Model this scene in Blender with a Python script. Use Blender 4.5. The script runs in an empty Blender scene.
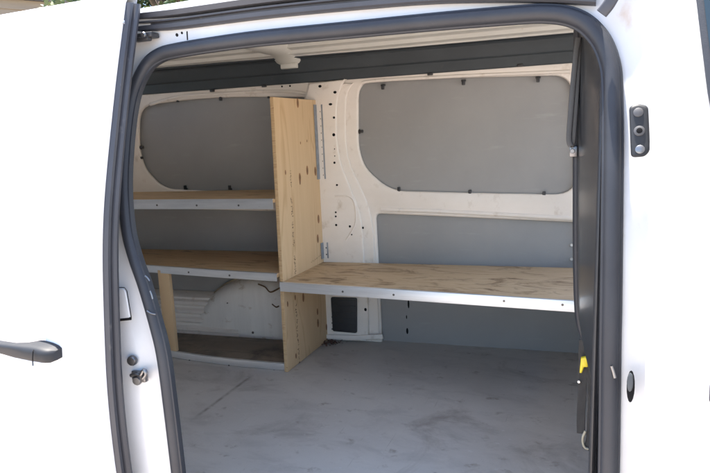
import bpy, bmesh, math, random
from mathutils import Vector, Matrix
random.seed(11)
S = bpy.context.scene
COL = S.collection
FZ = 0.58                                   # height of the load floor above the ground

# ------------------------------------------------------------------ camera, sky, sun, exposure
YAW, PITCH, ROLL, FOC = -0.394296963511935, -0.1685949744294359, -0.04165120792781566, 566.6061976136783
_cy, _sy, _cp, _sp = math.cos(YAW), math.sin(YAW), math.cos(PITCH), math.sin(PITCH)
_f = Vector((_sy*_cp, _cy*_cp, _sp)); _r = Vector((_cy, -_sy, 0)); _u = _r.cross(_f)
_cr, _sr = math.cos(ROLL), math.sin(ROLL)
CF, CR, CU = _f, _cr*_r+_sr*_u, -_sr*_r+_cr*_u
CAM = Vector((0, 0, 1.05+FZ))
cd = bpy.data.cameras.new('camera'); cam = bpy.data.objects.new('camera', cd); COL.objects.link(cam)
cd.sensor_width = 36; cd.lens = FOC/710*36; cd.clip_start = .05; cd.clip_end = 600
cam.matrix_world = Matrix(((CR.x, CU.x, -CF.x, CAM.x), (CR.y, CU.y, -CF.y, CAM.y), (CR.z, CU.z, -CF.z, CAM.z), (0, 0, 0, 1)))
S.camera = cam

SUN_FROM = Vector((-0.12, 0.15, 0.93)).normalized()
w = bpy.data.worlds.new('World'); S.world = w; w.use_nodes = True
nt = w.node_tree; bgn = nt.nodes['Background']
sky = nt.nodes.new('ShaderNodeTexSky'); sky.sky_type = 'NISHITA'; sky.sun_disc = False
sky.sun_elevation = math.asin(SUN_FROM.z); sky.sun_rotation = math.atan2(SUN_FROM.x, SUN_FROM.y)
nt.links.new(sky.outputs[0], bgn.inputs[0]); bgn.inputs[1].default_value = 0.125
sl = bpy.data.lights.new('sun', 'SUN'); sl.energy = 5.0; sl.angle = math.radians(.53); sl.color = (1, .93, .84)
so = bpy.data.objects.new('sun', sl); COL.objects.link(so); so.location = (-3, -2, 9)
so.rotation_euler = (-SUN_FROM).to_track_quat('-Z', 'Y').to_euler()
S.view_settings.view_transform = 'Standard'; S.view_settings.look = 'None'; S.view_settings.gamma = 1
S.view_settings.exposure = 2.36
S.cycles.max_bounces = 14; S.cycles.diffuse_bounces = 8; S.cycles.glossy_bounces = 6
S.cycles.use_denoising = True
S.cycles.sample_clamp_indirect = 6

# ------------------------------------------------------------------ measuring the place: points on real planes
def ray(px, py): return CF*FOC + CR*(px-355) - CU*(py-236.5)
def on_y(px, py, Y):
    d = ray(px, py); return CAM + d*((Y-CAM.y)/d.y)
def on_z(px, py, Z):                         # Z above the load floor
    d = ray(px, py); return CAM + d*((Z+FZ-CAM.z)/d.z)
def on_x(px, py, X):
    d = ray(px, py); return CAM + d*((X-CAM.x)/d.x)
def wall_y(x): return 2.705+.096*(x+.79)     # the far side wall of the load bay
def on_wall(px, py, off=0.0):
    d = ray(px, py); t = (2.705+.096*.79-off)/(d.y-.096*d.x); return CAM + d*t
_pz = [-.4, 0, .3, .5, .62, .76, .88, .95, 1.03, 1.135, 1.243, 1.374, 1.46]
_py = [.90, .862, .849, .848, .858, .873, .888, .904, .927, .955, .988, 1.03, 1.07]
def side_lin(z):                               # outer side profile, z above the load floor
    z = max(_pz[0], min(_pz[-1], z))
    for i in range(len(_pz)-1):
        if z <= _pz[i+1]:
            t = (z-_pz[i])/(_pz[i+1]-_pz[i]); 
            return _py[i]+(_py[i+1]-_py[i])*t
def side_y(z):                               # the same profile with its corners eased
    return sum(side_lin(z+k*.03) for k in (-3, -2, -1, 0, 1, 2, 3))/7 if z < 1.30 else side_lin(z)
def on_side(px, py, off):
    z = 1.0
    for _ in range(40):
        p = on_y(px, py, side_y(z)+off); z = p.z-FZ
    return p

# ------------------------------------------------------------------ materials
MATS = {}
def mat(name, c1, c2=None, rough=.5, metal=0.0, scale=(5, 5, 5), detail=6, lo=.35, hi=.65, bump=0.0, bscale=80,
        coat=0.0, rough2=None, c3=None, scale3=(9, 9, 9), lo3=.6, hi3=.75, spec=.5, dist=0.0):
    m = bpy.data.materials.new(name); m.use_nodes = True; MATS[name] = m
    t = m.node_tree; N = t.nodes; L = t.links; b = N['Principled BSDF']
    b.inputs['Metallic'].default_value = metal; b.inputs['Roughness'].default_value = rough
    b.inputs['Coat Weight'].default_value = coat; b.inputs['Coat Roughness'].default_value = .08
    b.inputs['Specular IOR Level'].default_value = spec
    tc = N.new('ShaderNodeTexCoord')
    def noise(sc, det, l, h):
        mp = N.new('ShaderNodeMapping'); mp.inputs['Scale'].default_value = sc; L.new(tc.outputs['Object'], mp.inputs[0])
        n = N.new('ShaderNodeTexNoise'); n.inputs['Scale'].default_value = 1; n.inputs['Detail'].default_value = det
        n.inputs['Roughness'].default_value = .62; n.inputs['Distortion'].default_value = dist
        L.new(mp.outputs[0], n.inputs['Vector'])
        r = N.new('ShaderNodeMapRange'); r.inputs[1].default_value = l; r.inputs[2].default_value = h; L.new(n.outputs[0], r.inputs[0])
        return r.outputs[0]
    def mix(f, a, bb):
        x = N.new('ShaderNodeMix'); x.data_type = 'RGBA'; L.new(f, x.inputs[0])
        for k, v in ((6, a), (7, bb)):
            if isinstance(v, tuple): x.inputs[k].default_value = (*v, 1)
            else: L.new(v, x.inputs[k])
        return x.outputs[2]
    col = c1
    if c2:
        f = noise(scale, detail, lo, hi); col = mix(f, c1, c2)
        if rough2 is not None:
            r = N.new('ShaderNodeMapRange'); r.inputs[3].default_value = rough; r.inputs[4].default_value = rough2
            L.new(f, r.inputs[0]); L.new(r.outputs[0], b.inputs['Roughness'])
    if c3:
        f3 = noise(scale3, 8, lo3, hi3); col = mix(f3, col, c3)
    if isinstance(col, tuple): b.inputs['Base Color'].default_value = (*col, 1)
    else: L.new(col, b.inputs['Base Color'])
    if bump:
        n = N.new('ShaderNodeTexNoise'); n.inputs['Scale'].default_value = bscale; n.inputs['Detail'].default_value = 5
        L.new(tc.outputs['Object'], n.inputs['Vector'])
        bp = N.new('ShaderNodeBump'); bp.inputs['Strength'].default_value = bump; bp.inputs['Distance'].default_value = .004
        L.new(n.outputs[0], bp.inputs['Height']); L.new(bp.outputs[0], b.inputs['Normal'])
    m['col'] = 0
    return m
mat('white_paint', (.76, .76, .77), (.72, .72, .73), rough=.28, coat=.35, scale=(3, 3, 3))
mat('shaded_jamb_white', (.55, .56, .57), (.50, .505, .51), rough=.35, coat=.2, scale=(6, 6, 6), c3=(.42, .33, .26), scale3=(14, 14, 10), lo3=.66, hi3=.86)  # van white with the jamb's shade put into its colour; brown spots are dirt
mat('bay_paint', (.79, .73, .665), (.73, .67, .60), rough=.42, scale=(4, 4, 6), coat=.15, c3=(.46, .37, .28), scale3=(16, 16, 12), lo3=.58, hi3=.84)
mat('roof_paint', (.70, .69, .64), (.62, .61, .56), rough=.5, scale=(3, 9, 9), c3=(.45, .36, .28), scale3=(18, 18, 18), lo3=.68, hi3=.85)
mat('arch_paint', (.82, .78, .72), (.74, .70, .64), rough=.45, scale=(22, 4, 3), c3=(.36, .24, .13), scale3=(9, 9, 16), lo3=.60, hi3=.74)
mat('hardboard', (.315, .312, .306), (.285, .283, .278), rough=.55, scale=(3, 3, 3), c3=(.42, .42, .41), scale3=(5, 5, 30), lo3=.60, hi3=.98, bump=.08, bscale=400)
mat('rubber', (.027, .030, .037), (.020, .022, .028), spec=.35, rough=.5, scale=(8, 8, 8), c3=(.12, .12, .12), scale3=(26, 26, 40), lo3=.70, hi3=.85, bump=.05, bscale=220)
mat('edge_rubber', (.042, .044, .053), (.032, .034, .042), rough=.5, scale=(10, 10, 5), c3=(.16, .15, .14), scale3=(40, 40, 14), lo3=.66, hi3=.85)
mat('black_plastic', (.022, .023, .026), (.032, .033, .036), rough=.42, scale=(12, 12, 12), bump=.1, bscale=500)
mat('handle_plastic', (.022, .024, .028), (.018, .020, .024), rough=.55, spec=.3, scale=(9, 9, 9), bump=.05, bscale=900)
mat('duct_plastic', (.046, .056, .064), (.036, .044, .051), rough=.6, scale=(5, 12, 12), c3=(.12, .115, .10), scale3=(20, 20, 40), lo3=.66, hi3=.9)
mat('trim_plastic', (.028, .030, .034), (.020, .022, .026), rough=.30, scale=(12, 12, 3), coat=.3, c3=(.13, .12, .10), scale3=(20, 20, 6), lo3=.6, hi3=.85)
mat('grey_metal', (.24, .245, .25), (.16, .16, .17), rough=.38, metal=1, scale=(30, 30, 30))
mat('galvanised', (.34, .37, .41), (.24, .265, .30), rough=.55, metal=.6, scale=(40, 40, 30))
mat('aluminium', (.80, .81, .82), (.68, .69, .70), rough=.42, metal=.85, scale=(4, 40, 60), c3=(.42, .40, .37), scale3=(30, 60, 60), lo3=.66, hi3=.9)
mat('dark_screw', (.16, .15, .14), rough=.4, metal=.8)
mat('dark_hole', (.010, .010, .011), rough=.9, spec=.1)
mat('knot', (.33, .16, .07), (.22, .10, .04), rough=.65, scale=(90, 90, 60))
mat('sealant', (.20, .13, .07), (.10, .06, .03), rough=.8, scale=(60, 60, 60))
mat('seam_sealer', (.50, .42, .29), (.34, .26, .16), rough=.7, scale=(30, 30, 30))
mat('dull_bolt', (.075, .075, .08), (.05, .05, .052), rough=.5, scale=(60, 60, 60))
mat('ink', (.13, .075, .04), (.22, .13, .07), rough=.7, scale=(160, 160, 160))
mat('yellow_plastic', (.72, .58, .03), (.62, .48, .02), rough=.4, scale=(30, 30, 30))
mat('webbing', (.02, .02, .021), (.034, .034, .034), rough=.75, scale=(90, 90, 30), bump=.3, bscale=700)
mat('pale_plastic', (.34, .32, .25), (.25, .23, .17), rough=.5, scale=(40, 40, 40))
mat('glass_dark', (.018, .030, .034), rough=.04, coat=.6)
mat('dry_leaf', (.16, .075, .045), (.07, .04, .03), rough=.8, scale=(60, 60, 60))
mat('concrete', (.46, .39, .33), (.40, .34, .29), rough=.85, scale=(.7, .7, .7), c3=(.30, .28, .26), scale3=(3, 3, 3), lo3=.55, hi3=.8, bump=.2, bscale=60)
mat('weatherboard', (.20, .165, .115), (.16, .13, .095), rough=.6, scale=(1, 1, 8))
mat('gutter', (.05, .055, .065), rough=.4)
mat('roof_tile', (.20, .13, .11), (.15, .10, .09), rough=.8, scale=(6, 6, 6))
mat('bark', (.12, .085, .06), (.07, .05, .035), rough=.9, scale=(12, 12, 3), bump=.5, bscale=30)
mat('leaf', (.055, .095, .028), (.09, .13, .04), rough=.55, scale=(2, 2, 2))
mat('leaf_dark', (.03, .055, .02), (.05, .08, .025), rough=.55, scale=(2, 2, 2))

def wood(name, grain, c_light, c_mid, c_dark, dirt=None, dscale=(3, 14, 14), dlo=.55, dhi=.8):
    """rotary-cut softwood veneer: stretched noise bands along the grain axis"""
    m = bpy.data.materials.new(name); m.use_nodes = True; MATS[name] = m
    t = m.node_tree; N = t.nodes; L = t.links; b = N['Principled BSDF']; b.inputs['Roughness'].default_value = .62
    b.inputs['Specular IOR Level'].default_value = .3
    tc = N.new('ShaderNodeTexCoord'); mp = N.new('ShaderNodeMapping'); mp.inputs['Scale'].default_value = grain
    L.new(tc.outputs['Object'], mp.inputs[0])
    n = N.new('ShaderNodeTexNoise'); n.inputs['Scale'].default_value = 1; n.inputs['Detail'].default_value = 3; n.inputs['Distortion'].default_value = .6
    L.new(mp.outputs[0], n.inputs['Vector'])
    mul = N.new('ShaderNodeMath'); mul.operation = 'MULTIPLY'; mul.inputs[1].default_value = 9; L.new(n.outputs[0], mul.inputs[0])
    fr = N.new('ShaderNodeMath'); fr.operation = 'PINGPONG'; fr.inputs[1].default_value = 1; L.new(mul.outputs[0], fr.inputs[0])
    cr = N.new('ShaderNodeValToRGB'); e = cr.color_ramp.elements
    e[0].position = 0; e[0].color = (*c_mid, 1); e[1].position = .75; e[1].color = (*c_light, 1)
    x = cr.color_ramp.elements.new(1.0); x.color = (*c_dark, 1)
    L.new(fr.outputs[0], cr.inputs[0])
    mp2 = N.new('ShaderNodeMapping'); mp2.inputs['Scale'].default_value = tuple(g*9 for g in grain); L.new(tc.outputs['Object'], mp2.inputs[0])
    n2 = N.new('ShaderNodeTexNoise'); n2.inputs['Scale'].default_value = 1; n2.inputs['Detail'].default_value = 4; L.new(mp2.outputs[0], n2.inputs['Vector'])
    r2 = N.new('ShaderNodeMapRange'); r2.inputs[1].default_value = .3; r2.inputs[2].default_value = .75; r2.inputs[3].default_value = .0; r2.inputs[4].default_value = .55
    L.new(n2.outputs[0], r2.inputs[0])
    mx = N.new('ShaderNodeMix'); mx.data_type = 'RGBA'; L.new(r2.outputs[0], mx.inputs[0]); L.new(cr.outputs[0], mx.inputs[6]); mx.inputs[7].default_value = (*c_mid, 1)
    out = mx.outputs[2]
    if dirt:
        mp3 = N.new('ShaderNodeMapping'); mp3.inputs['Scale'].default_value = dscale; L.new(tc.outputs['Object'], mp3.inputs[0])
        n3 = N.new('ShaderNodeTexNoise'); n3.inputs['Scale'].default_value = 1; n3.inputs['Detail'].default_value = 9; n3.inputs['Roughness'].default_value = .7; n3.inputs['Distortion'].default_value = .8
        L.new(mp3.outputs[0], n3.inputs['Vector'])
        r3 = N.new('ShaderNodeMapRange'); r3.inputs[1].default_value = dlo; r3.inputs[2].default_value = dhi; L.new(n3.outputs[0], r3.inputs[0])
        m3 = N.new('ShaderNodeMix'); m3.data_type = 'RGBA'; L.new(r3.outputs[0], m3.inputs[0]); L.new(out, m3.inputs[6]); m3.inputs[7].default_value = (*dirt, 1)
        out = m3.outputs[2]
    L.new(out, b.inputs['Base Color'])
    bp = N.new('ShaderNodeBump'); bp.inputs['Strength'].default_value = .15; bp.inputs['Distance'].default_value = .002
    L.new(n2.outputs[0], bp.inputs['Height']); L.new(bp.outputs[0], b.inputs['Normal'])
    return m
wood('ply_face', (2, 7, .9), (.65, .465, .275), (.61, .425, .245), (.53, .35, .19))
wood('ply_edge', (3, 3, 30), (.60, .43, .25), (.50, .34, .18), (.36, .22, .11))
wood('ply_shelf', (.9, 7, 7), (.62, .45, .27), (.55, .39, .22), (.46, .31, .165), dirt=(.10, .07, .05), dscale=(4, 22, 22), dlo=.56, dhi=.74)
wood('ply_bench', (1.2, 9, 9), (.60, .47, .31), (.53, .40, .25), (.42, .29, .165), dirt=(.14, .08, .04), dscale=(6, 13, 13), dlo=.52, dhi=.70)
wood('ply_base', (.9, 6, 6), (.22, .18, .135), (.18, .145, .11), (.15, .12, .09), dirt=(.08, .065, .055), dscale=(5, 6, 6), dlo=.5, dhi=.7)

def floor_material():
    m = bpy.data.materials.new('floor_sheet'); m.use_nodes = True; MATS['floor_sheet'] = m
    t = m.node_tree; N = t.nodes; L = t.links; b = N['Principled BSDF']; b.inputs['Specular IOR Level'].default_value = .4
    tc = N.new('ShaderNodeTexCoord')
    def noise(sc, det, l, h, d=0):
        mp = N.new('ShaderNodeMapping'); mp.inputs['Scale'].default_value = sc; L.new(tc.outputs['Object'], mp.inputs[0])
        n = N.new('ShaderNodeTexNoise'); n.inputs['Scale'].default_value = 1; n.inputs['Detail'].default_value = det; n.inputs['Distortion'].default_value = d
        n.inputs['Roughness'].default_value = .65
        L.new(mp.outputs[0], n.inputs['Vector']); r = N.new('ShaderNodeMapRange'); r.inputs[1].default_value = l; r.inputs[2].default_value = h
        L.new(n.outputs[0], r.inputs[0]); return r.outputs[0]
    def mix(f, a, c):
        x = N.new('ShaderNodeMix'); x.data_type = 'RGBA'; L.new(f, x.inputs[0])
        for k, v in ((6, a), (7, c)):
            if isinstance(v, tuple): x.inputs[k].default_value = (*v, 1)
            else: L.new(v, x.inputs[k])
        return x.outputs[2]
    c = mix(noise((1.6, 2.2, 1), 6, .3, .7), (.55, .53, .495), (.45, .432, .405))
    c = mix(noise((4, 9, 1), 8, .50, .74, .5), c, (.38, .365, .345))
    c = mix(noise((2.6, 3.2, 1), 7, .55, .72, 1.0), c, (.31, .285, .26))
    c = mix(noise((26, 40, 1), 6, .62, .78), c, (.58, .58, .58))
    c = mix(noise((60, 75, 1), 5, .66, .76), c, (.22, .21, .20))
    c = mix(noise((2.2, 130, 1), 3, .66, .74), c, (.64, .63, .61))
    c = mix(noise((110, 3.0, 1), 3, .67, .75), c, (.33, .32, .30))
    c = mix(noise((330, 330, 1), 2, .69, .74), c, (.15, .13, .11))
    c = mix(noise((11, 14, 1), 8, .60, .70), c, (.30, .27, .24))
    # the long brown scuff running towards the divider
    a, z = on_z(192, 420, 0), on_z(254, 374, 0)
    dx, dy = z.x-a.x, z.y-a.y; ln = math.hypot(dx, dy); nx, ny = -dy/ln, dx/ln
    sep = N.new('ShaderNodeSeparateXYZ'); L.new(tc.outputs['Object'], sep.inputs[0])
    def math_(op, x, y=None, cl=False):
        q = N.new('ShaderNodeMath'); q.operation = op; q.use_clamp = cl
        for k, v in ((0, x), (1, y)):
            if v is None: continue
            if isinstance(v, (int, float)): q.inputs[k].default_value = v
            else: L.new(v, q.inputs[k])
        return q.outputs[0]
    ox, oy = FLOOR_O
    d = math_('ADD', math_('MULTIPLY', math_('SUBTRACT', sep.outputs[0], a.x-ox), nx), math_('MULTIPLY', math_('SUBTRACT', sep.outputs[1], a.y-oy), ny))
    s = math_('ADD', math_('MULTIPLY', math_('SUBTRACT', sep.outputs[0], a.x-ox), dx/ln), math_('MULTIPLY', math_('SUBTRACT', sep.outputs[1], a.y-oy), dy/ln))
    line = math_('SUBTRACT', 1.0, math_('DIVIDE', math_('ABSOLUTE', d), .013), True)
    inside = math_('SUBTRACT', 1.0, math_('ABSOLUTE', math_('DIVIDE', math_('SUBTRACT', s, ln/2), ln/2)), True)
    k = math_('MULTIPLY', math_('MULTIPLY', line, math_('MULTIPLY', inside, 3.0, True)), noise((20, 20, 1), 5, .25, .6))
    c = mix(math_('MULTIPLY', k, .75), c, (.12, .095, .07))
    L.new(c, b.inputs['Base Color'])
    r = N.new('ShaderNodeMapRange'); r.inputs[3].default_value = .42; r.inputs[4].default_value = .62
    L.new(noise((4, 5, 1), 6, .3, .7), r.inputs[0]); L.new(r.outputs[0], b.inputs['Roughness'])
    n = N.new('ShaderNodeTexNoise'); n.inputs['Scale'].default_value = 140; n.inputs['Detail'].default_value = 4; L.new(tc.outputs['Object'], n.inputs['Vector'])
    bp = N.new('ShaderNodeBump'); bp.inputs['Strength'].default_value = .12; bp.inputs['Distance'].default_value = .003
    L.new(n.outputs[0], bp.inputs['Height']); L.new(bp.outputs[0], b.inputs['Normal'])

# ------------------------------------------------------------------ building helpers (all meshes are built at their place)
ORG = {}
def place(o, parent, org):
    ORG[o.name] = org
    o.location = org - (ORG[parent.name] if parent else Vector())
    if parent: o.parent = parent
def empty(name, loc, label, cat, group=None):
    o = bpy.data.objects.new(name, None); COL.objects.link(o); o.empty_display_size = .2
    place(o, None, Vector(loc)); o['label'] = label; o['category'] = cat
    if group: o['group'] = group
    return o
def link(name, bm, mats, parent=None, smooth=35, org=None, label=None):
    me = bpy.data.meshes.new(name)
    bmesh.ops.recalc_face_normals(bm, faces=bm.faces)
    vs = [v.co for v in bm.verts]
    if org is None:
        lo = Vector((min(v.x for v in vs), min(v.y for v in vs), min(v.z for v in vs))); hi = Vector((max(v.x for v in vs), max(v.y for v in vs), max(v.z for v in vs)))
        org = Vector(((lo.x+hi.x)/2, (lo.y+hi.y)/2, lo.z))
    for v in bm.verts: v.co -= org
    bm.to_mesh(me); bm.free()
    for m in (mats if isinstance(mats, (list, tuple)) else [mats]): me.materials.append(MATS[m])
    if smooth:
        me.polygons.foreach_set('use_smooth', [True]*len(me.polygons)); me.set_sharp_from_angle(angle=math.radians(smooth))
    o = bpy.data.objects.new(name, me); COL.objects.link(o); place(o, parent, org)
    if label: o['label'] = label
    return o
def clone(src, parent, delta):
    o = src.copy(); COL.objects.link(o); o.parent = parent; o.location = src.location + delta
    ORG[o.name] = ORG[src.name]+delta
    return o
def box(bm, lo, hi, bev=0.0, mi=0, seg=2):
    b = bmesh.new(); bmesh.ops.create_cube(b, size=1)
    for v in b.verts: v.co = Vector((lo[i]+(v.co[i]+.5)*(hi[i]-lo[i]) for i in range(3)))
    if bev: bmesh.ops.bevel(b, geom=list(b.edges), offset=bev, segments=seg, affect='EDGES', profile=.5)
    merge(bm, b, mi)
def merge(bm, b, mi=0):
    mp = {v: bm.verts.new(v.co) for v in b.verts}
    for f in b.faces:
        try: g = bm.faces.new([mp[v] for v in f.verts]); g.material_index = mi
        except ValueError: pass
    b.free()
def xf(bm, fn):
    for v in bm.verts: v.co = fn(v.co)
    bm.normal_update()
def spline(pts, n, closed=False):
    pts = [Vector(p) for p in pts]; out = []; m = len(pts)
    segs = m if closed else m-1
    for i in range(segs):
        p0 = pts[(i-1) % m] if closed or i > 0 else pts[0]; p1 = pts[i]; p2 = pts[(i+1) % m]
        p3 = pts[(i+2) % m] if closed or i+2 < m else pts[-1]
        for k in range(n):
            t = k/n
            out.append(.5*((2*p1)+(p2-p0)*t+(2*p0-5*p1+4*p2-p3)*t*t+(3*p1-p0-3*p2+p3)*t**3))
    if not closed: out.append(pts[-1])
    return out
def tube(bm, path, prof, up=Vector((0, 1, 0)), closed=False, mi=0):
    """sweep a closed 2D profile (side, out) along a path; out follows `up`"""
    rings = []; n = len(path)
    for i, p in enumerate(path):
        a = path[(i-1) % n] if closed or i > 0 else path[0]; b = path[(i+1) % n] if closed or i < n-1 else path[-1]
        t = (b-a).normalized(); s = t.cross(up).normalized(); o = s.cross(t).normalized()
        rings.append([bm.verts.new(p+s*u+o*v) for u, v in prof])
    m = len(prof)
    for i in range(n if closed else n-1):
        A, B = rings[i], rings[(i+1) % n]
        for k in range(m):
            f = bm.faces.new((A[k], A[(k+1) % m], B[(k+1) % m], B[k])); f.material_index = mi
    if not closed:
        for r in (rings[0][::-1], rings[-1]):
            f = bm.faces.new(r); f.material_index = mi
def circle(r, n=10, ry=None): return [(r*math.cos(2*math.pi*k/n), (ry or r)*math.sin(2*math.pi*k/n)) for k in range(n)]
def grid(bm, nu, nv, fn, mi=0):
    V = [[bm.verts.new(fn(i/nu, j/nv)) for j in range(nv+1)] for i in range(nu+1)]
    for i in range(nu):
        for j in range(nv):
            f = bm.faces.new((V[i][j], V[i+1][j], V[i+1][j+1], V[i][j+1])); f.material_index = mi
    return V
def rounded(pts, rads, n=7):
    """round the corners of a polygon"""
    out = []; m = len(pts)
    for i in range(m):
        p = Vector(pts[i]); a = (Vector(pts[i-1])-p); b = (Vector(pts[(i+1) % m])-p); r = rads[i] if isinstance(rads, (list, tuple)) else rads
        if r <= 0: out.append(tuple(p)); continue
        r = min(r, a.length*.48, b.length*.48); A = p+a.normalized()*r; B = p+b.normalized()*r
        for k in range(n+1):
            t = k/n; q = A*(1-t)**2+p*2*t*(1-t)+B*t*t; out.append(tuple(q))
    return out
def plate(outline, holes=(), thick=.01, bev=.002):
    """filled 2D outline with holes, bevelled: returns a bmesh in (u, v, w)"""
    cu = bpy.data.curves.new('outline', 'CURVE'); cu.dimensions = '2D'; cu.fill_mode = 'BOTH'
    cu.extrude = max(thick/2-bev, 0); cu.bevel_depth = bev; cu.bevel_resolution = 2; cu.offset = -bev
    for loop in [outline]+list(holes):
        s = cu.splines.new('POLY'); s.points.add(len(loop)-1); s.use_cyclic_u = True
        for p, q in zip(s.points, loop): p.co = (q[0], q[1], 0, 1)
    ob = bpy.data.objects.new('outline', cu); COL.objects.link(ob)
    dg = bpy.context.evaluated_depsgraph_get(); dg.update()
    me = bpy.data.meshes.new_from_object(ob.evaluated_get(dg))
    bm = bmesh.new(); bm.from_mesh(me)
    bpy.data.objects.remove(ob); bpy.data.curves.remove(cu); bpy.data.meshes.remove(me)
    bmesh.ops.remove_doubles(bm, verts=bm.verts, dist=1e-5)
    for v in bm.verts: v.co.z += thick/2         # w: 0 .. thick
    return bm
def wplace(bm, off):                              # (x, z, w) -> far wall; w stands off the wall into the bay
    xf(bm, lambda c: Vector((c.x, wall_y(c.x)-off-c.z, c.y)))
    return bm
def WP(px, py, off=0.0):
    p = on_wall(px, py, off); return (p.x, p.z)
def disc(bm, c, n, r, h=.002, seg=10, mi=0, ry=None):
    n = Vector(n).normalized(); a = n.orthogonal().normalized()
    if abs(n.z) < .9: a = Vector((0, 0, 1)).cross(n).normalized()
    b = n.cross(a); c = Vector(c)
    lo = []; hi = []; md = []
    for k in range(seg):
        t = 2*math.pi*k/seg; q = a*math.cos(t)*r+b*math.sin(t)*(ry or r)
        lo.append(bm.verts.new(c+q)); md.append(bm.verts.new(c+q*.97+n*h*.7)); hi.append(bm.verts.new(c+q*.8+n*h))
    for A, B in ((lo, md), (md, hi)):
        for k in range(seg):
            f = bm.faces.new((A[k], A[(k+1) % seg], B[(k+1) % seg], B[k])); f.material_index = mi
    f = bm.faces.new(hi); f.material_index = mi
def F(z): return z+FZ
FLOOR_O = (-1.1, 1.95)
floor_material()

# ------------------------------------------------------------------ the ground
bm = bmesh.new(); grid(bm, 40, 40, lambda u, v: Vector((-120+240*u, -120+240*v, 0)))
g = link('driveway', bm, 'concrete', smooth=0); g['kind'] = 'structure'; g['label'] = 'pale concrete driveway under the white van'

# ------------------------------------------------------------------ the van
van = empty('cargo_van', (-.75, 1.85, 0), 'white cargo van with its side sliding door open, showing the load bay', 'van')

# --- load floor
bm = bmesh.new(); box(bm, (-2.62, 1.06, F(-.05)), (.14, 2.86, F(0)), .002)
link('cargo_floor', bm, 'floor_sheet', van, org=Vector((FLOOR_O[0], FLOOR_O[1], F(0))))

# --- far side wall of the bay
big = [WP(356, 79), WP(571, 73), WP(577, 196), WP(470, 192.5), WP(391, 190)]
big_hole = rounded([WP(359.5, 80.5), WP(571, 75.5), WP(578, 194.5), WP(470, 192.5), WP(391, 190.5), WP(366, 168), WP(359.5, 148)], [.09, .08, .11, .2, .10, .12, .12], 8)
low_hole = rounded([WP(377, 213), WP(577, 221.8), WP(588, 362), WP(383.5, 345)], [.03, .02, .01, .01], 5)
rear_hole = rounded([WP(141, 106), WP(215, 97), WP(318, 97.5), WP(322, 200), WP(240, 192), WP(165, 188.5), WP(146, 168), WP(141, 148)], [.10, .3, .08, .05, .05, .10, .12, .1], 8)
rear_low = rounded([WP(120, 207), WP(318, 212), WP(318, 318), WP(150, 305)], .02, 4)
outer = [(-2.62, F(-.04)), (.14, F(-.04)), (.14, F(1.50)), (-2.62, F(1.50))]
bm = wplace(plate(outer, [big_hole, low_hole, rear_hole, rear_low], .022, .009), 0)
wall = link('side_wall', bm, 'bay_paint', van, 40)
# the pressed pillar between the two window blanks: two layers that step down towards the panels
contA = [(350, 80), (346, 86), (341, 104), (341, 140), (345.5, 165), (355, 190), (364, 215), (367.5, 258), (369, 300), (369.5, 338)]
contB = [(356, 83.5), (349, 98), (348.5, 140), (353, 165), (363, 187), (371, 207), (375.5, 230), (377, 260), (380, 300), (381.5, 338)]
for cont, off, th, wn in ((contB, .0225, .013, 'pillar_flange'), (contA, .0365, .016, 'roof_pillar')):
    right = spline([(*WP(*p), 0) for p in cont], 5)
    lx = -1.345 if wn == 'roof_pillar' else -1.36
    ol = [(p.x, p.y) for p in right] + [(lx, F(.0)), (lx, F(1.2)), (lx+.05, F(1.335))]
    bm = wplace(plate(ol, (), th, .006), off)
    if wn == 'roof_pillar':
        fo = off+th
        for (x, y, r, ry) in [(320, 86.3, .009, .007), (335, 92.3, .009, .007), (330.5, 104.3, .010, .006), (334, 117.6, .006, .006), (333.8, 134.8, .008, .008),
                              (334.5, 162.7, .006, .006), (337, 185, .006, .005), (335.8, 212.3, .005, .005), (335.8, 216.4, .005, .005), (336.2, 225, .006, .006),
                              (349.9, 226.4, .006, .006), (363, 227.8, .005, .006), (351.7, 234.6, .004, .004), (365.5, 309.5, .007, .009), (334.6, 149, .003, .003), (334.8, 156, .003, .003)]:
            p = on_wall(x, y, fo); disc(bm, p+Vector((0, -.0005, 0)), (.09, -1, 0), r, .001, 8 if r > .0085 else 12, 1, ry)
        pillar = link(wn, bm, ['bay_paint', 'dark_hole'], van, 40)
        # raised bead pressed into the lower pillar
        bm = bmesh.new(); path = spline([on_wall(x, y, fo) for x, y in [(335, 196), (347, 196), (353, 200), (355.5, 210), (355.5, 222), (352, 231), (346, 240)]], 5)
        tube(bm, path, circle(.0045, 8, .003)); link('pillar_bead', bm, 'bay_paint', pillar, 60)
    else: link(wn, bm, 'bay_paint', van, 40)
# bead line over the upper edge of the blanks and under the big one
bm = bmesh.new(); path = spline([on_wall(x, y, .022) for x, y in [(150, 104.5), (180, 96.5), (221, 93.6), (268, 91.3), (300, 92.6), (314, 98)]], 6)
tube(bm, path, circle(.009, 8, .006)); link('wall_bead', bm, 'bay_paint', wall, 60)
bm = bmesh.new(); path = spline([on_wall(x, y, .022) for x, y in [(362, 83), (378, 80.5), (460, 76), (520, 73.5), (570, 71.5)]], 5)
tube(bm, path, circle(.008, 8, .006)); link('wall_bead', bm, 'bay_paint', wall, 60)
bm = bmesh.new(); path = spline([on_wall(x, y, .022) for x, y in [(381, 209.5), (430, 211), (500, 214.5), (575, 218.8)]], 4)
tube(bm, path, circle(.011, 8, .007)); link('wall_bead', bm, 'bay_paint', wall, 60)
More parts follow.
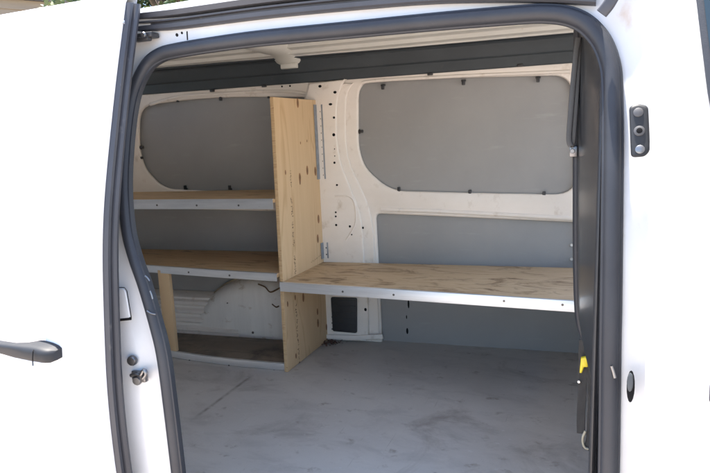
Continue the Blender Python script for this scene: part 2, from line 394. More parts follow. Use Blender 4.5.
# grey hardboard blanks behind the openings
def blank(name, x0, x1, z0, z1, lab):
    bm = wplace(plate([(x0, F(z0)), (x1, F(z0)), (x1, F(z1)), (x0, F(z1))], (), .005, .001), -.0075)
    return link(name, bm, 'hardboard', van, 30, label=lab)
b1 = blank('window_blank', -1.10, .13, .70, 1.345, 'large grey hardboard blank in the front window opening')
b2 = blank('window_blank', -2.45, -1.245, .76, 1.345, 'grey hardboard blank in the rear window opening, partly behind the shelves')
b3 = blank('wall_panel', -1.05, .13, -.03, .69, 'low grey wall panel beside and below the bench')
b4 = blank('wall_panel', -2.6, -1.2, .05, .74, 'low grey wall panel behind the rear shelves')
# black clips round the blanks
def clip_mesh(p, ang):
    bm = bmesh.new()
    box(bm, (-.007, -.008, -.012), (.007, .002, .012), .002); box(bm, (-.011, -.003, .004), (.011, .004, .013), .002)
    rot = Matrix.Rotation(ang, 3, 'Y'); xf(bm, lambda c: rot @ c + p); return bm
proto = None
for par, pts in ((b1, [(383, 87, 0), (463.5, 82.5, 0), (538, 79.5, 0), (361, 131.5, -90), (399, 189.5, 180), (470, 192.3, 180), (544, 194, 180)]),
                 (b2, [(178, 100, 0), (221, 98.5, 0), (269, 96, 0), (142, 147.5, -90), (141.5, 157.8, -90), (185.5, 187.5, 180), (230, 187.5, 180)])):
    for x, y, a in pts:
        p = on_wall(x, y, .012); o = link('clip', clip_mesh(p, math.radians(a)), 'black_plastic', par, 30)
for x, y in ((282, 86.5), (290, 86)):
    bm = bmesh.new(); disc(bm, on_wall(x, y, .0225), (.09, -1, 0), .005, .001); link('drain_hole', bm, 'dark_hole', wall)
# scuffed black marks on the low panel under the bench
for x, y, a, b in ((408.5, 304, .005, .024), (406.5, 317, .003, .011), (407.3, 331, .006, .017)):
    bm = bmesh.new(); disc(bm, on_wall(x, y, -.002), (.09, -1, 0), a, .0006, 9, 0, b); link('scuff_mark', bm, 'dark_hole', b3)
for x, y in ((571.5, 245), (571.5, 259)):
    bm = bmesh.new(); disc(bm, on_wall(x, y, .0), (.09, -1, 0), .008, .006); link('panel_screw', bm, 'aluminium', b3)

# vent behind the divider, with its painted surround
bm = wplace(plate(rounded([WP(331, 297, .06), WP(357, 298, .06), WP(357, 333, .06), WP(333, 331, .06)], .01, 3), (), .012, .003), .0535)
for k in range(7):
    t = (k+.5)/7
    a = on_wall(331.5, 290+42*t, .0655); b = on_wall(356, 291+43*t, .0655)
    tube(bm, [a, b], circle(.003, 6, .0012))
vent = link('air_vent', bm, 'black_plastic', van, 40)
bm = wplace(plate([WP(322, 292, .05), WP(367.5, 294, .05), WP(368.5, 335.5, .05), WP(368, 338.8, .05), WP(322, 338, .05)], (), .02, .004), .033)
link('vent_surround', bm, 'bay_paint', van, 40)
bm = wplace(plate([WP(324, 335.5, .08), WP(358, 336.5, .08), WP(383, 333.5, .05), WP(384, 338, .05), WP(357, 341, .08), WP(324, 340, .08)], (), .012, .004), .0535)
link('sill_flange', bm, 'bay_paint', van, 40)

# --- dark duct cover under the roof (follows the wall), with small clips under its lower edge
def extr(name, prof, x0, x1, mats, parent, n=12, yf=wall_y, sm=35, near=None):
    bm = bmesh.new()
    V = grid(bm, n, len(prof)-1, lambda u, v: Vector((x0+(x1-x0)*u, yf(x0+(x1-x0)*u)-prof[round(v*(len(prof)-1))][0]*(1 if near is None else (yf(x0+(x1-x0)*u)-near)/1.56), F(prof[round(v*(len(prof)-1))][1]))))
   
    return link(name, bm, mats, parent, sm)
duct = extr('duct_cover', [(-.01, 1.343), (.030, 1.343), (.034, 1.347), (.037, 1.390), (.047, 1.394), (.050, 1.398), (.058, 1.448), (.066, 1.455), (.10, 1.458), (.10, 1.52)], -2.6, .14, 'duct_plastic', van)
for x, y in ((212, 91.2), (264, 86.4), (430, 74.5), (520, 66)):
    p = on_wall(x, y, .036); bm = bmesh.new(); box(bm, (p.x-.013, p.y-.004, p.z-.004), (p.x+.013, p.y+.008, p.z+.010), .003); link('duct_clip', bm, 'black_plastic', duct)
# --- roof lining with pressed steps along the van and a bow across it
roof_prof = [(.03, 1.458), (.105, 1.459), (.112, 1.466), (.15, 1.470), (.162, 1.486), (.21, 1.490), (.222, 1.503), (.40, 1.508), (.41, 1.500), (.46, 1.500), (.47, 1.508),
             (.80, 1.512), (.81, 1.504), (.86, 1.504), (.87, 1.512), (1.0, 1.500), (1.25, 1.455), (1.40, 1.425), (1.50, 1.395), (1.54, 1.37), (1.56, 1.35)]
lining = extr('roof_lining', roof_prof, -2.62, .16, 'roof_paint', van, 2, near=1.22)
pb = on_wall(287, 66, .07)
bm = bmesh.new(); hat = [(-.085, .0), (-.06, -.03), (-.035, -.042), (.035, -.042), (.06, -.03), (.085, .0)]
def bow(u, v):
    x, dz = hat[round(v*5)]; y = wall_y(pb.x)-.045-1.2*u
    drop = .045*max(0, 1-u*14)
    return Vector((pb.x+x, y, F(1.510)+dz-drop-.08*max(0, (u-.45)/.55)**1.5))
grid(bm, 30, 5, bow)
bw = link('roof_bow', bm, 'roof_paint', van, 30)
p = on_wall(288.5, 66.5, .075)
bm = bmesh.new(); box(bm, (p.x-.045, p.y-.002, p.z-.010), (p.x+.045, p.y+.02, p.z+.015), .004)
link('bow_bracket', bm, 'roof_paint', bw)

# --- wheel arch and ribbed ledge in the rear corner
ya = 2.50
arc = [(178, 345), (188, 330), (196, 312), (207, 296), (225, 284), (250, 279.5), (274, 283), (290, 293), (302, 312), (308, 330), (310, 348)]
ap = spline([(*(lambda q: (q.x, q.z))(on_y(x, y, ya)), 0) for x, y in arc], 5)
bm = bmesh.new(); dep = .22; lay = [(0.0, .76), (.004, .82), (.013, .885), (.030, .94), (.055, .978), (.085, .996), (.115, 1.0), (dep, 1.02)]
cx = sum(p.x for p in ap)/len(ap); cz = F(0.0)
rings = [[bm.verts.new((cx+(p.x-cx)*s, ya+d+.06*(p.x-cx), cz+(max(p.y, F(-.02))-cz)*s)) for p in ap] for d, s in lay]
for a, b in zip(rings, rings[1:]):
    for k in range(len(ap)-1): bm.faces.new((a[k], a[k+1], b[k+1], b[k]))
bm.faces.new(rings[0])
arch = link('wheel_arch', bm, 'arch_paint', van, 40)
for x, y in ((227, 331.5), (253, 332.5), (227.5, 303)):
    bm = bmesh.new(); disc(bm, on_y(x, y, ya-.012), (0, -1, 0), .007 if y > 310 else .004, .004); link('arch_bolt', bm, 'dark_screw', arch)
bm = bmesh.new()   # torn brown sealant smear on the arch shoulder
for path in ([(258, 284), (265, 287), (270, 292), (276, 290), (283, 286)], [(272, 304), (276, 307), (279, 306)]):
    tube(bm, spline([on_y(x, y, ya+.012) for x, y in path], 5), circle(.0040, 6, .002))
link('sealant_smear', bm, 'sealant', arch, 60)
bm = bmesh.new(); tube(bm, [Vector((cx+(p.x-cx)*.985, ya+.088+.06*(p.x-cx), cz+(p.y-cz)*.99)) for p in ap[6:34]], circle(.010, 8, .007)); link('seam_sealer', bm, 'seam_sealer', arch, 60)
zz = [(.22, -.02), (.22, .03)]
prof = [(.13, -.02), (.12, .02)]
for k in range(4):
    z0 = .025+.047*k; o = .115-.012*k
    prof += [(o, z0), (o+.008, z0+.008), (o+.008, z0+.024), (o-.006, z0+.034), (o-.008, z0+.044)]
prof += [(.05, .225), (.0, .23)]
extr('ribbed_ledge', prof, -2.62, -1.75, 'bay_paint', van, 2, sm=40)

# --- outer shell: roof, far side skin, rear and front closures
bm = bmesh.new()
RY = [(1.130, 1.376), (1.2, 1.395), (1.3, 1.425), (1.4, 1.452), (1.8, 1.53), (2.4, 1.55), (2.8, 1.53), (2.92, 1.48), (2.98, 1.385)]
def roofskin(u, v):
    y = 1.130+1.85*v
    for (a, p), (b, q) in zip(RY, RY[1:]):
        if y <= b+1e-6: return Vector((-2.72+3.45*u, y, F(p+(q-p)*(y-a)/(b-a))))
grid(bm, 6, 60, roofskin)
link('roof_skin', bm, 'white_paint', van, 50)
bm = bmesh.new(); grid(bm, 1, 10, lambda u, v: Vector((-2.72+2.9*u, 2.98, F(-.35+1.742*v)))); grid(bm, 1, 6, lambda u, v: Vector((.18+1.9*u, 2.98-.03*v, F(-.35+1.05*v)))); link('outer_side_skin', bm, 'white_paint', van, 50)
bm = bmesh.new(); box(bm, (-2.70, 1.0, F(-.3)), (-2.625, 2.95, F(1.39)), .01); link('rear_door', bm, 'white_paint', van)
bm = bmesh.new(); box(bm, (.145, 1.2, F(-.06)), (.165, 2.84, F(.50)), .004); link('bulkhead', bm, 'hardboard', van)   # unseen half-height partition; cab left open above to let light into the bay
bm = bmesh.new(); box(bm, (.17, 1.0, F(-.30)), (2.0, 2.95, F(-.25)), .01); box(bm, (1.05, 1.02, F(-.25)), (1.75, 2.93, F(.50)), .08); link('cab_floor', bm, 'duct_plastic', van)
bm = bmesh.new(); grid(bm, 6, 8, lambda u, v: Vector((1.5+.75*u, 1.0+1.95*v, F(.62-.25*u*u)))); link('bonnet', bm, 'white_paint', van)

# --- near side: painted surround of the door opening
seal_px = [(180, 473), (172, 405), (165, 353), (156.5, 318), (146.5, 284), (136.5, 255), (130, 228), (127, 190), (128, 155), (131, 122), (135, 98), (141, 80), (150, 64.5), (162, 55.5), (178, 51), (218, 44.5), (265, 38.5), (350, 30.5), (440, 22), (520, 15.5), (548, 14.5),
           (570, 17.5), (587, 26), (601, 42), (609, 62), (611.8, 84), (612.5, 140), (612, 200), (611, 290), (610, 353), (608.5, 473)]
SO = .105
sp = [on_side(x, y, SO) for x, y in seal_px]
def onp(x, z): return Vector((x, side_y(z)+SO, F(z)))
sp += [onp(.045, .25), onp(.045, .06), onp(.03, -.02), onp(-.02, -.055), onp(-.4, -.06), onp(-.78, -.055), onp(-.84, -.02), onp(-.862, .06), onp(-.866, .18)]
loop = spline(sp, 6, True)
cxx, czz = -.47, F(.62)
X0, X1, Z0, Z1 = -2.70, 1.15, F(-.38), F(1.355)
def out_dir(i):
    n = len(loop); t = loop[(i+1) % n]-loop[i-1]; d = Vector((t.z, 0, -t.x)).normalized()
    c = loop[i]-Vector((cxx, 0, czz)); return d if d.dot(c) > 0 else -d
bm = bmesh.new(); rings = []
lip = [(.16, .07), (.03, .034), (.002, .014), (-.003, .010), (-.003, .004), (-.002, .001), (0.0, 0.0), (.03, -.002), (.050, -.006), (.065, -.014), (.085, -.022)]
for off, dy in lip:
    ring = []
    for i, p in enumerate(loop):
        d = out_dir(i); q = p+d*off; z = min(q.z, Z1) if off > 0 else q.z
        q = Vector((q.x, side_y(z-FZ)+SO+dy, z)); ring.append(bm.verts.new(q))
    rings.append(ring)
last = [v.co.copy() for v in rings[-1]]
for s in (.15, .4, .7, 1.0):
    ring = []
    for q in last:
        dx, dz = q.x-cxx, q.z-czz
        k = min([(X1-cxx)/dx if dx > 1e-6 else 1e9, (X0-cxx)/dx if dx < -1e-6 else 1e9, (Z1-czz)/dz if dz > 1e-6 else 1e9, (Z0-czz)/dz if dz < -1e-6 else 1e9])
        k = max(k, 1.0); e = Vector((cxx+dx*(1+(k-1)*s), 0, czz+dz*(1+(k-1)*s)))
        e.y = side_y(e.z-FZ)+SO-.022-.012*s
        ring.append(bm.verts.new(e))
    rings.append(ring)
n = len(loop)
for a, b in zip(rings, rings[1:]):
    for k in range(n): bm.faces.new((a[k], a[(k+1) % n], b[(k+1) % n], b[k]))
body = link('side_panel', bm, 'shaded_jamb_white', van, 40)
# rubber door seal: fat D-section with a small lip
bm = bmesh.new()
prof = [(-.0168, .001), (-.0160, .0045), (-.0132, .0055), (-.0122, .0075), (-.0105, .0115), (-.006, .0148), (0, .0158), (.006, .0148), (.0105, .0115), (.0122, .0075), (.0132, .0055), (.0160, .0045), (.0168, .001), (.0155, -.009), (-.0155, -.009)]
tube(bm, [p+Vector((0, -.006, 0)) for p in loop], [(u, -v) for u, v in prof], Vector((0, 1, 0)), True)
seal = link('door_seal', bm, 'rubber', van, 38)
# nicks and pale tears in the seal at its rear lower bend
for pts in ([(145, 276), (147.5, 278), (149.5, 281)], [(150, 291), (151.5, 295), (152.5, 299)], [(147, 311), (151, 313.5), (156, 314.5)], [(611.5, 366), (613.5, 372), (615, 378)]):
    bm = bmesh.new(); tube(bm, spline([on_side(x, y, SO-.024) for x, y in pts], 4), circle(.0022, 6, .0015)); link('seal_tear', bm, 'grey_metal', seal, 60)

# --- upper roller track and the roof edge above it
tb = [(60, 43), (135, 33), (180, 28.5), (260, 18.5), (340, 10.6), (430, 3.4), (510, 1.8), (560, 3.0), (596, 5)]
path = spline([on_side(x, y, .088) for x, y in tb], 6)
bm = bmesh.new();
tp = [(.012, 0), (.0, .001), (-.004, .006), (-.004, .019), (.003, .022), (.003, .026), (-.006, .028), (-.006, .033), (.012, .035), (.012, .038), (.0, .040), (-.010, .042), (-.012, .058), (.0, .064)]; tp = [(a, b*.68) for a, b in tp]
V = grid(bm, len(path)-1, len(tp)-1, lambda u, v: path[round(u*(len(path)-1))]+Vector((0, tp[round(v*(len(tp)-1))][0], tp[round(v*(len(tp)-1))][1])))
track = link('roller_track', bm, 'edge_rubber', van, 30)
bm = bmesh.new()
epath = [on_side(x, 17-.1235*(x-135), .086) for x in (-160, 60, 135, 200, 320, 460, 620)]
epath = [Vector((p.x, p.y, F(1.358))) for p in epath]+[Vector((1.15, epath[-1].y, F(1.358)))]
ep = [(.02, -.006), (-.003, -.006), (-.008, .0), (-.006, .010), (.002, .016), (.018, .021), (.034, .026)]
grid(bm, len(epath)-1, len(ep)-1, lambda u, v: epath[round(u*(len(epath)-1))]+Vector((0, ep[round(v*(len(ep)-1))][0], ep[round(v*(len(ep)-1))][1])))
link('roof_edge', bm, 'white_paint', van, 50)
# roller carriage peeping out beside the open door, slot and dents in the header
bm = bmesh.new(); c = on_side(142, 36, .075)
box(bm, (c.x-.05, c.y-.008, c.z-.006), (c.x+.034, c.y+.02, c.z+.006), .003)
box(bm, (c.x-.02, c.y-.010, c.z-.013), (c.x+.024, c.y+.006, c.z-.003), .003)
roll = link('roller_carriage', bm, 'black_plastic', van); bm = bmesh.new(); disc(bm, on_side(144, 35, .06), (0, -1, -.2), .007, .005, 12); link('roller_pin', bm, 'grey_metal', roll)
bm = bmesh.new(); a = on_side(187, 31.5, .078); b = on_side(187.5, 40, .078); tube(bm, [a, b], circle(.002, 6, .001)); disc(bm, on_side(177, 35, .082), (0, -1, -.2), .004, .001, 8); disc(bm, on_side(182, 33, .082), (0, -1, -.2), .003, .001, 8)
link('header_slot', bm, 'dark_hole', body)
# end of the front door frame seal at the top of the pillar
bm = bmesh.new(); p0 = on_side(618, -12, .05); p1 = on_side(609, 4, .055); p2 = on_side(601.5, 13.5, .06)
tube(bm, spline([p0, p1, p2], 6), [(u, v) for u, v in rounded([(-.0095, -.006), (.0095, -.006), (.0095, .008), (-.0095, .008)], .004, 3)])
link('frame_seal', bm, 'edge_rubber', van, 40)

# --- jamb hardware behind the sliding door
JO = .079
bm = plate(rounded([(on_side(*p, JO).x, on_side(*p, JO).z) for p in [(100, 288), (126, 288), (131, 318), (100, 321)]], [0, .012, .004, 0], 4), (), .004, .0015)
xf(bm, lambda c: Vector((c.x, side_y(c.y-FZ)+JO-c.z, c.y))); flap = link('jamb_flap', bm, 'shaded_jamb_white', van, 30)
bm = bmesh.new(); a, b = on_side(104, 321.5, JO-.003), on_side(131, 318.5, JO-.003); tube(bm, [a, b], circle(.0035, 6, .002))
a2 = [on_side(x, y, JO-.001) for x, y in [(104, 287.5), (124.5, 287.5), (127, 291), (131.5, 318)]]; tube(bm, a2, circle(.0009, 5))
link('flap_gap', bm, 'dark_hole', flap)
bm = bmesh.new(); disc(bm, on_side(133, 360, JO+.004), (.2, -1, 0), .012, .009, 14); link('bump_stop', bm, 'grey_metal', van)
bm = bmesh.new()
p = [on_side(x, y, JO-.006) for x, y in [(131, 375.5), (136, 373.5), (141, 374.5), (144, 370), (146, 374), (143, 378)]]
tube(bm, spline(p, 4), circle(.0045, 8)); disc(bm, on_side(138, 380, JO+.004), (.2, -1, 0), .011, .008, 12); disc(bm, on_side(144, 372.5, JO+.002), (.2, -1, 0), .008, .006, 12)
box(bm, *(lambda c: ((c.x-.02, c.y, c.z-.012), (c.x+.02, c.y+.012, c.z+.012)))(on_side(138, 377, JO)), .003)
link('latch_striker', bm, 'grey_metal', van)

# --- inner trim of the front pillar, with rubber edging
edge_px = [(577.5, 30), (577, 60), (576.5, 150), (576.5, 250), (577.5, 300), (579.5, 322), (583.5, 336), (589.5, 346), (593.5, 362), (595, 400), (597, 440), (599, 490)]
ed = spline([on_y(x, y, 1.27) for x, y in edge_px], 6)
bm = bmesh.new()
def trim(u, v):
    i = round(v*(len(ed)-1)); e = ed[i]; o = Vector((.024, side_y(max(min(e.z-FZ, 1.2), 0))+SO+.03, e.z))
    bul = .006*math.sin(math.pi*u)
    q = e.lerp(o, u); return Vector((q.x-bul, q.y, q.z))
grid(bm, 8, len(ed)-1, trim)
tr = link('pillar_trim', bm, 'trim_plastic', van, 50)
bm = bmesh.new(); tube(bm, ed, circle(.0075, 10, .011)); link('trim_edging', bm, 'rubber', tr, 60)
up_ = [p for p in ed if p.z > F(.66)]
bm = bmesh.new(); tube(bm, [p+Vector((.0075, -.004, 0)) for p in up_], circle(.0028, 8, .004)); link('sheet_edge', bm, 'bay_paint', tr, 60)
bm = bmesh.new(); tube(bm, [p+Vector((.0145, -.009, 0)) for p in up_], circle(.0052, 8, .006)); link('trim_bead', bm, 'black_plastic', tr, 60)
bm = bmesh.new(); tube(bm, [Vector((.0185, side_y(max(min(p.z-FZ, 1.2), 0))+SO+.046, p.z)) for p in ed if p.z < F(1.21)], circle(.0055, 8, .008)); link('trim_bead', bm, 'black_plastic', tr, 60)
bm = bmesh.new(); grid(bm, 1, len(ed)-1, lambda u, v: ed[round(v*(len(ed)-1))]+Vector((.002+(.14)*u, .004+.0*u, 0))); link('pillar_return', bm, 'hardboard', tr)
bm = bmesh.new()
tube(bm, spline([on_y(x, y, 1.245) for x, y in [(598, 358), (599, 400), (599, 440), (601, 480)]], 4), rounded([(-.013, -.004), (.013, -.004), (.013, .004), (-.013, .004)], .002, 2))
link('lower_trim', bm, 'black_plastic', tr)
# folded black grab handle high on the pillar
bm = bmesh.new()
A = [on_y(x, y, 1.235) for x, y in [(578.5, 38), (576.5, 50), (573.5, 80), (571, 110), (569, 138), (571, 146)]]
B = [on_y(x, y, 1.24) for x, y in [(578.5, 38), (578, 62), (576.5, 90), (574.5, 120), (573, 140), (571, 146)]]
for q in (A, B): tube(bm, spline(q, 5), rounded([(-.0052, -.007), (.0052, -.007), (.0052, .007), (-.0052, .007)], .002, 2))
h = link('grab_handle', bm, 'black_plastic', van, 40)
bm = bmesh.new(); c = on_y(572.5, 151, 1.25); box(bm, (c.x-.006, c.y-.006, c.z-.012), (c.x+.010, c.y+.02, c.z+.010), .003); disc(bm, c+Vector((0, -.006, 0)), (0, -1, 0), .005, .003); link('handle_bracket', bm, 'grey_metal', h)

# --- front pillar hardware: contact plate and the slotted hole below
PO = .068
ol = [(on_side(*p, PO).x, on_side(*p, PO).z) for p in [(629, 106.5), (638, 103.8), (648, 106), (650, 150), (645, 156.5), (631, 157.5)]]
bm = plate(rounded(ol, [.006, .004, .006, .008, .006, .006], 4), (), .014, .004); xf(bm, lambda c: Vector((c.x, side_y(c.y-FZ)+PO+.006-c.z, c.y)))
cp = link('contact_plate', bm, 'handle_plastic', van, 40)
for x, y, r, m in ((638.3, 112.5, .0080, 'dull_bolt'), (639.3, 131, .0088, 'dull_bolt'), (640, 149.5, .0076, 'grey_metal')):
    bm = bmesh.new(); c = on_side(x, y, PO-.0078); disc(bm, c, (0, -1, .27), r*.92, .0020, 16)
    if y == 131: disc(bm, c+Vector((0, -.0022, .0006)), (0, -1, .27), .0045, .0006, 10, 1)
    link('contact_screw', bm, [m, 'dark_hole'], cp)
bm = bmesh.new(); c = on_side(630.7, 386.5, .078); disc(bm, c, (-.3, -1, 0), .0060, .0012, 16, 0, .027); disc(bm, c+Vector((-.001, -.0016, .008)), (-.3, -1, 0), .0048, .003, 12, 1, .016)
link('slotted_hole', bm, ['dark_hole', 'duct_plastic'], van)

# --- open sliding door, standing out from the side behind the opening
XD = -.96
bm = bmesh.new(); hx, hz = -1.19, F(.605)
zs = [-.34+1.735*k/150 for k in range(151)]
def skin(u, v):
    x = -2.42+(XD-.004+2.42)*u; z = -.34+1.735*v
    y = side_y(z)
    d = math.hypot((x-hx)/.075, (F(z)-hz)/.058); y += .034*max(0, 1-d*d)**1.5 if d < 1 else 0
    t = max(0, (z-1.372)/.023); y += .012*t*t
    y += .0035*math.exp(-((z-.765)/.006)**2)*(1/(1+math.exp((x+1.15)/.01)))
    return Vector((x, y, F(z)))
grid(bm, 150, 150, skin)
# wrapped hem round the leading edge and the closed inside
hem = [(.0, .0), (.0028, .0008), (.004, .0035), (.004, .0125), (.0, .0135)]
grid(bm, 4, 150, lambda u, v: Vector((XD-.004+hem[round(u*4)][0], side_y(-.34+1.735*v)+hem[round(u*4)][1]+(.012*max(0, (-.34+1.735*v-1.372)/.023)**2), F(-.34+1.735*v))))
grid(bm, 2, 60, lambda u, v: Vector((XD-.006-(2.42+XD-.006)*u, side_y(-.34+1.735*v)+.049, F(-.34+1.735*v))))
grid(bm, 1, 1, lambda u, v: Vector((XD-.006-(2.42+XD-.006)*u, side_y(1.395)+.011+.038*v, F(1.393))))
bmesh.ops.remove_doubles(bm, verts=bm.verts, dist=2e-4)
door = link('sliding_door', bm, 'white_paint', van, 60)
bm = bmesh.new(); es = [(-.006, .0125), (.004, .014), (.009, .019), (.009, .026), (.004, .0285), (.003, .031), (.010, .034), (.013, .040), (.011, .047), (.002, .052), (-.02, .052)]
grid(bm, len(es)-1, 120, lambda u, v: Vector((XD+es[round(u*(len(es)-1))][0], side_y(-.34+1.712*v)+es[round(u*(len(es)-1))][1], F(-.34+1.712*v))))
link('door_edge_seal', bm, 'edge_rubber', door, 40)
bm = bmesh.new(); c = on_x(123, 22, XD+.012); box(bm, (c.x-.004, c.y-.004, c.z-.004), (c.x+.002, c.y+.004, c.z+.004), .0015)
link('edge_clip', bm, 'aluminium', door)
def handle(name, x_end, x_far, zc, parent):
    """pull handle: a bowed grip with a solid foot at either end"""
    bm = bmesh.new(); L = x_far-x_end; N = 40; rings = []
    def lerp(t, tab):
        for (a, p), (b, q) in zip(tab, tab[1:]):
            if t <= b: return p+(q-p)*(t-a)/(b-a)
        return tab[-1][1]
    for i in range(N+1):
        t = i/N; x = x_end+L*t
        hh = lerp(t, [(0, .0125), (.02, .017), (.06, .0195), (.16, .0205), (.28, .0175), (.5, .0125), (.75, .0135), (1, .008)])
        so_ = lerp(t, [(0, .024), (.02, .034), (.06, .040), (.2, .045), (.5, .050), (.8, .040), (1, .012)])
        bk = lerp(t, [(0, -.002), (.17, -.002), (.22, .018), (.3, .028), (.7, .028), (.85, -.002), (1, -.002)])
        z0 = zc+lerp(t, [(0, -.004), (.1, 0), (.3, .004), (.6, .010), (1, .010)])
        pr = rounded([(-hh*.8, bk), (hh*.9, bk), (hh*.75, so_), (-hh, so_*.93)], [.003, .003, hh*.9, hh*.7], 5)
        rings.append([bm.verts.new((x, side_y(z0-FZ)-b, z0+a)) for a, b in pr])
    m = len(rings[0])
    for i in range(N):
        for k in range(m): bm.faces.new((rings[i][k], rings[i][(k+1) % m], rings[i+1][(k+1) % m], rings[i+1][k]))
    bm.faces.new(rings[0]); bm.faces.new(rings[-1][::-1])
    return link(name, bm, 'handle_plastic', parent, 50)
hd = handle('door_handle', on_side(57.0, 358, -.014).x, -1.42, on_side(50, 358, -.04).z, door)
bm = bmesh.new(); q = [on_side(x, y, o_) for x, y, o_ in [(34, 349, -.034), (33, 351.5, -.044), (32.6, 358, -.0455), (32.8, 363, -.043), (33.0, 365.5, -.038)]]; tube(bm, q, circle(.0012, 5)); link('handle_gap', bm, 'dark_hole', hd)

# --- closed front door on the right of the opening
bm = bmesh.new(); xe = .083
wz0 = 1.06
def fskin(u, v):
    z = -.34+1.70*v; x = xe+1.05*u+.0*z
    y = side_y(z); e = max(0, 1-u*1.05/.016); y += .010*e*e
    return Vector((x-.008*(z-.8), y, F(z)))
grid(bm, 60, 80, fskin)
grid(bm, 1, 80, lambda u, v: Vector((xe+.022*u-.008*((-.34+1.70*v)-.8), side_y(-.34+1.70*v)+.010+.060*u, F(-.34+1.70*v))))
fd = link('front_door', bm, 'white_paint', van, 50)
def wedge(off): 
    e = [on_side(x, y, off) for x, y in [(693, -28), (696, 0), (703, 58), (708.5, 99), (716, 125), (728, 140)]]
    return e
L_ = spline([Vector((p.x, p.z, 0)) for p in wedge(-.003)], 5)
ol = [(p.x, p.y) for p in L_]+[(.95, L_[-1].y-.05), (.95, L_[0].y)]
bm = plate(ol, (), .006, .002)
xf(bm, lambda c: Vector((c.x, side_y(c.y-FZ)-.001-c.z, c.y)))
win = link('side_window', bm, 'black_plastic', fd, 40)
ol2 = [(p.x+.010, p.y-.004) for p in L_]+[(1.03, L_[-1].y-.05), (1.03, L_[0].y-.03)]
bm = plate([(a, min(b, L_[0].y-.024)) for a, b in ol2], (), .003, .001); xf(bm, lambda c: Vector((c.x, side_y(c.y-FZ)-.0055-c.z, c.y)))
link('window_glass', bm, 'glass_dark', win, 40)
handle('door_handle', .163, .36, on_side(707, 400, -.035).z, fd)

# ------------------------------------------------------------------ rear plywood shelving
XP = -1.267
rack = empty('plywood_rack', (-1.65, 2.4, F(0)), 'plywood shelf rack with tall knotty divider and aluminium edged shelves inside the van', 'shelf rack')
fb = on_z(288, 372.5, 0.002); 
dv = [on_x(288, 372.3, XP), on_x(328.5, 340.2, XP), on_x(324.3, 100.8, XP), on_x(273.2, 97, XP)]
ol = [(p.y, max(p.z, F(.002))) for p in dv]; ol[2] = (ol[2][0]-.012, ol[2][1])
bm = plate(ol, (), .018, .0012)
xf(bm, lambda c: Vector((XP-.018+c.z, c.x, c.y)))
for f in bm.faces:                       # edge grain on the narrow faces
    if abs(f.normal.x) < .6: f.material_index = 3
knots = [(297.7, 102.9, 5), (316.8, 104.6, 5), (318.2, 143.9, 5), (307.3, 170.3, 5), (315.3, 171.3, 5), (299.9, 177.7, 5), (285.5, 172.4, 2.5), (300.5, 143, 1.5), (327.0, 211.3, 4), (318.5, 219, 5),
         (317.8, 238.7, 5), (326.4, 236.6, 4), (300, 182, 3), (295.2, 297.5, 3), (303.3, 297.5, 5), (317.5, 311.7, 4), (318, 323, 5), (287.6, 304, 3), (326.5, 327, 4), (307, 141, 1.5), (296, 356, 3)]
for x, y, s in knots:
    p = on_x(x, y, XP+.0004); r = s*.0034
    disc(bm, p, (1, 0, 0), r*.62, .0006, 12, 1, r*1.35)
    disc(bm, p+Vector((.0007, 0, random.uniform(-.3, .3)*r)), (1, 0, 0), r*.28, .0004, 8, 2, r*.8)
def stamp(p0, p1, n, size, skip=.12):
    """rows of faint ink strokes of a worn grade stamp"""
    for i in range(n):
        if random.random() < skip: continue
        t = (i+.5)/n; c = on_x(p0[0]+(p1[0]-p0[0])*t, p0[1]+(p1[1]-p0[1])*t, XP+.0012)
        for _ in range(random.randint(2, 4)):
            a = random.uniform(-.5, .5)*size; b = random.uniform(-.5, .5)*size*.8
            if random.random() < .5: h, k = size*.5, size*.09
            else: h, k = size*.10, size*random.uniform(.2, .5)
            y0, z0 = c.y+a*.6, c.z+b
            box(bm, (XP-.0002, y0-h*.5, z0-k*.5), (XP+.0009, y0+h*.5, z0+k*.5), 0, 2)
stamp((291.5, 196), (295.5, 274), 30, .020); stamp((290.5, 170), (291.5, 187), 6, .013)
stamp((296, 303), (299.5, 364), 17, .020, .1); stamp((311, 262.5), (325, 252.5), 11, .009, .05)
div = link('divider_panel', bm, ['ply_face', 'knot', 'ink', 'ply_edge'], rack, 30)
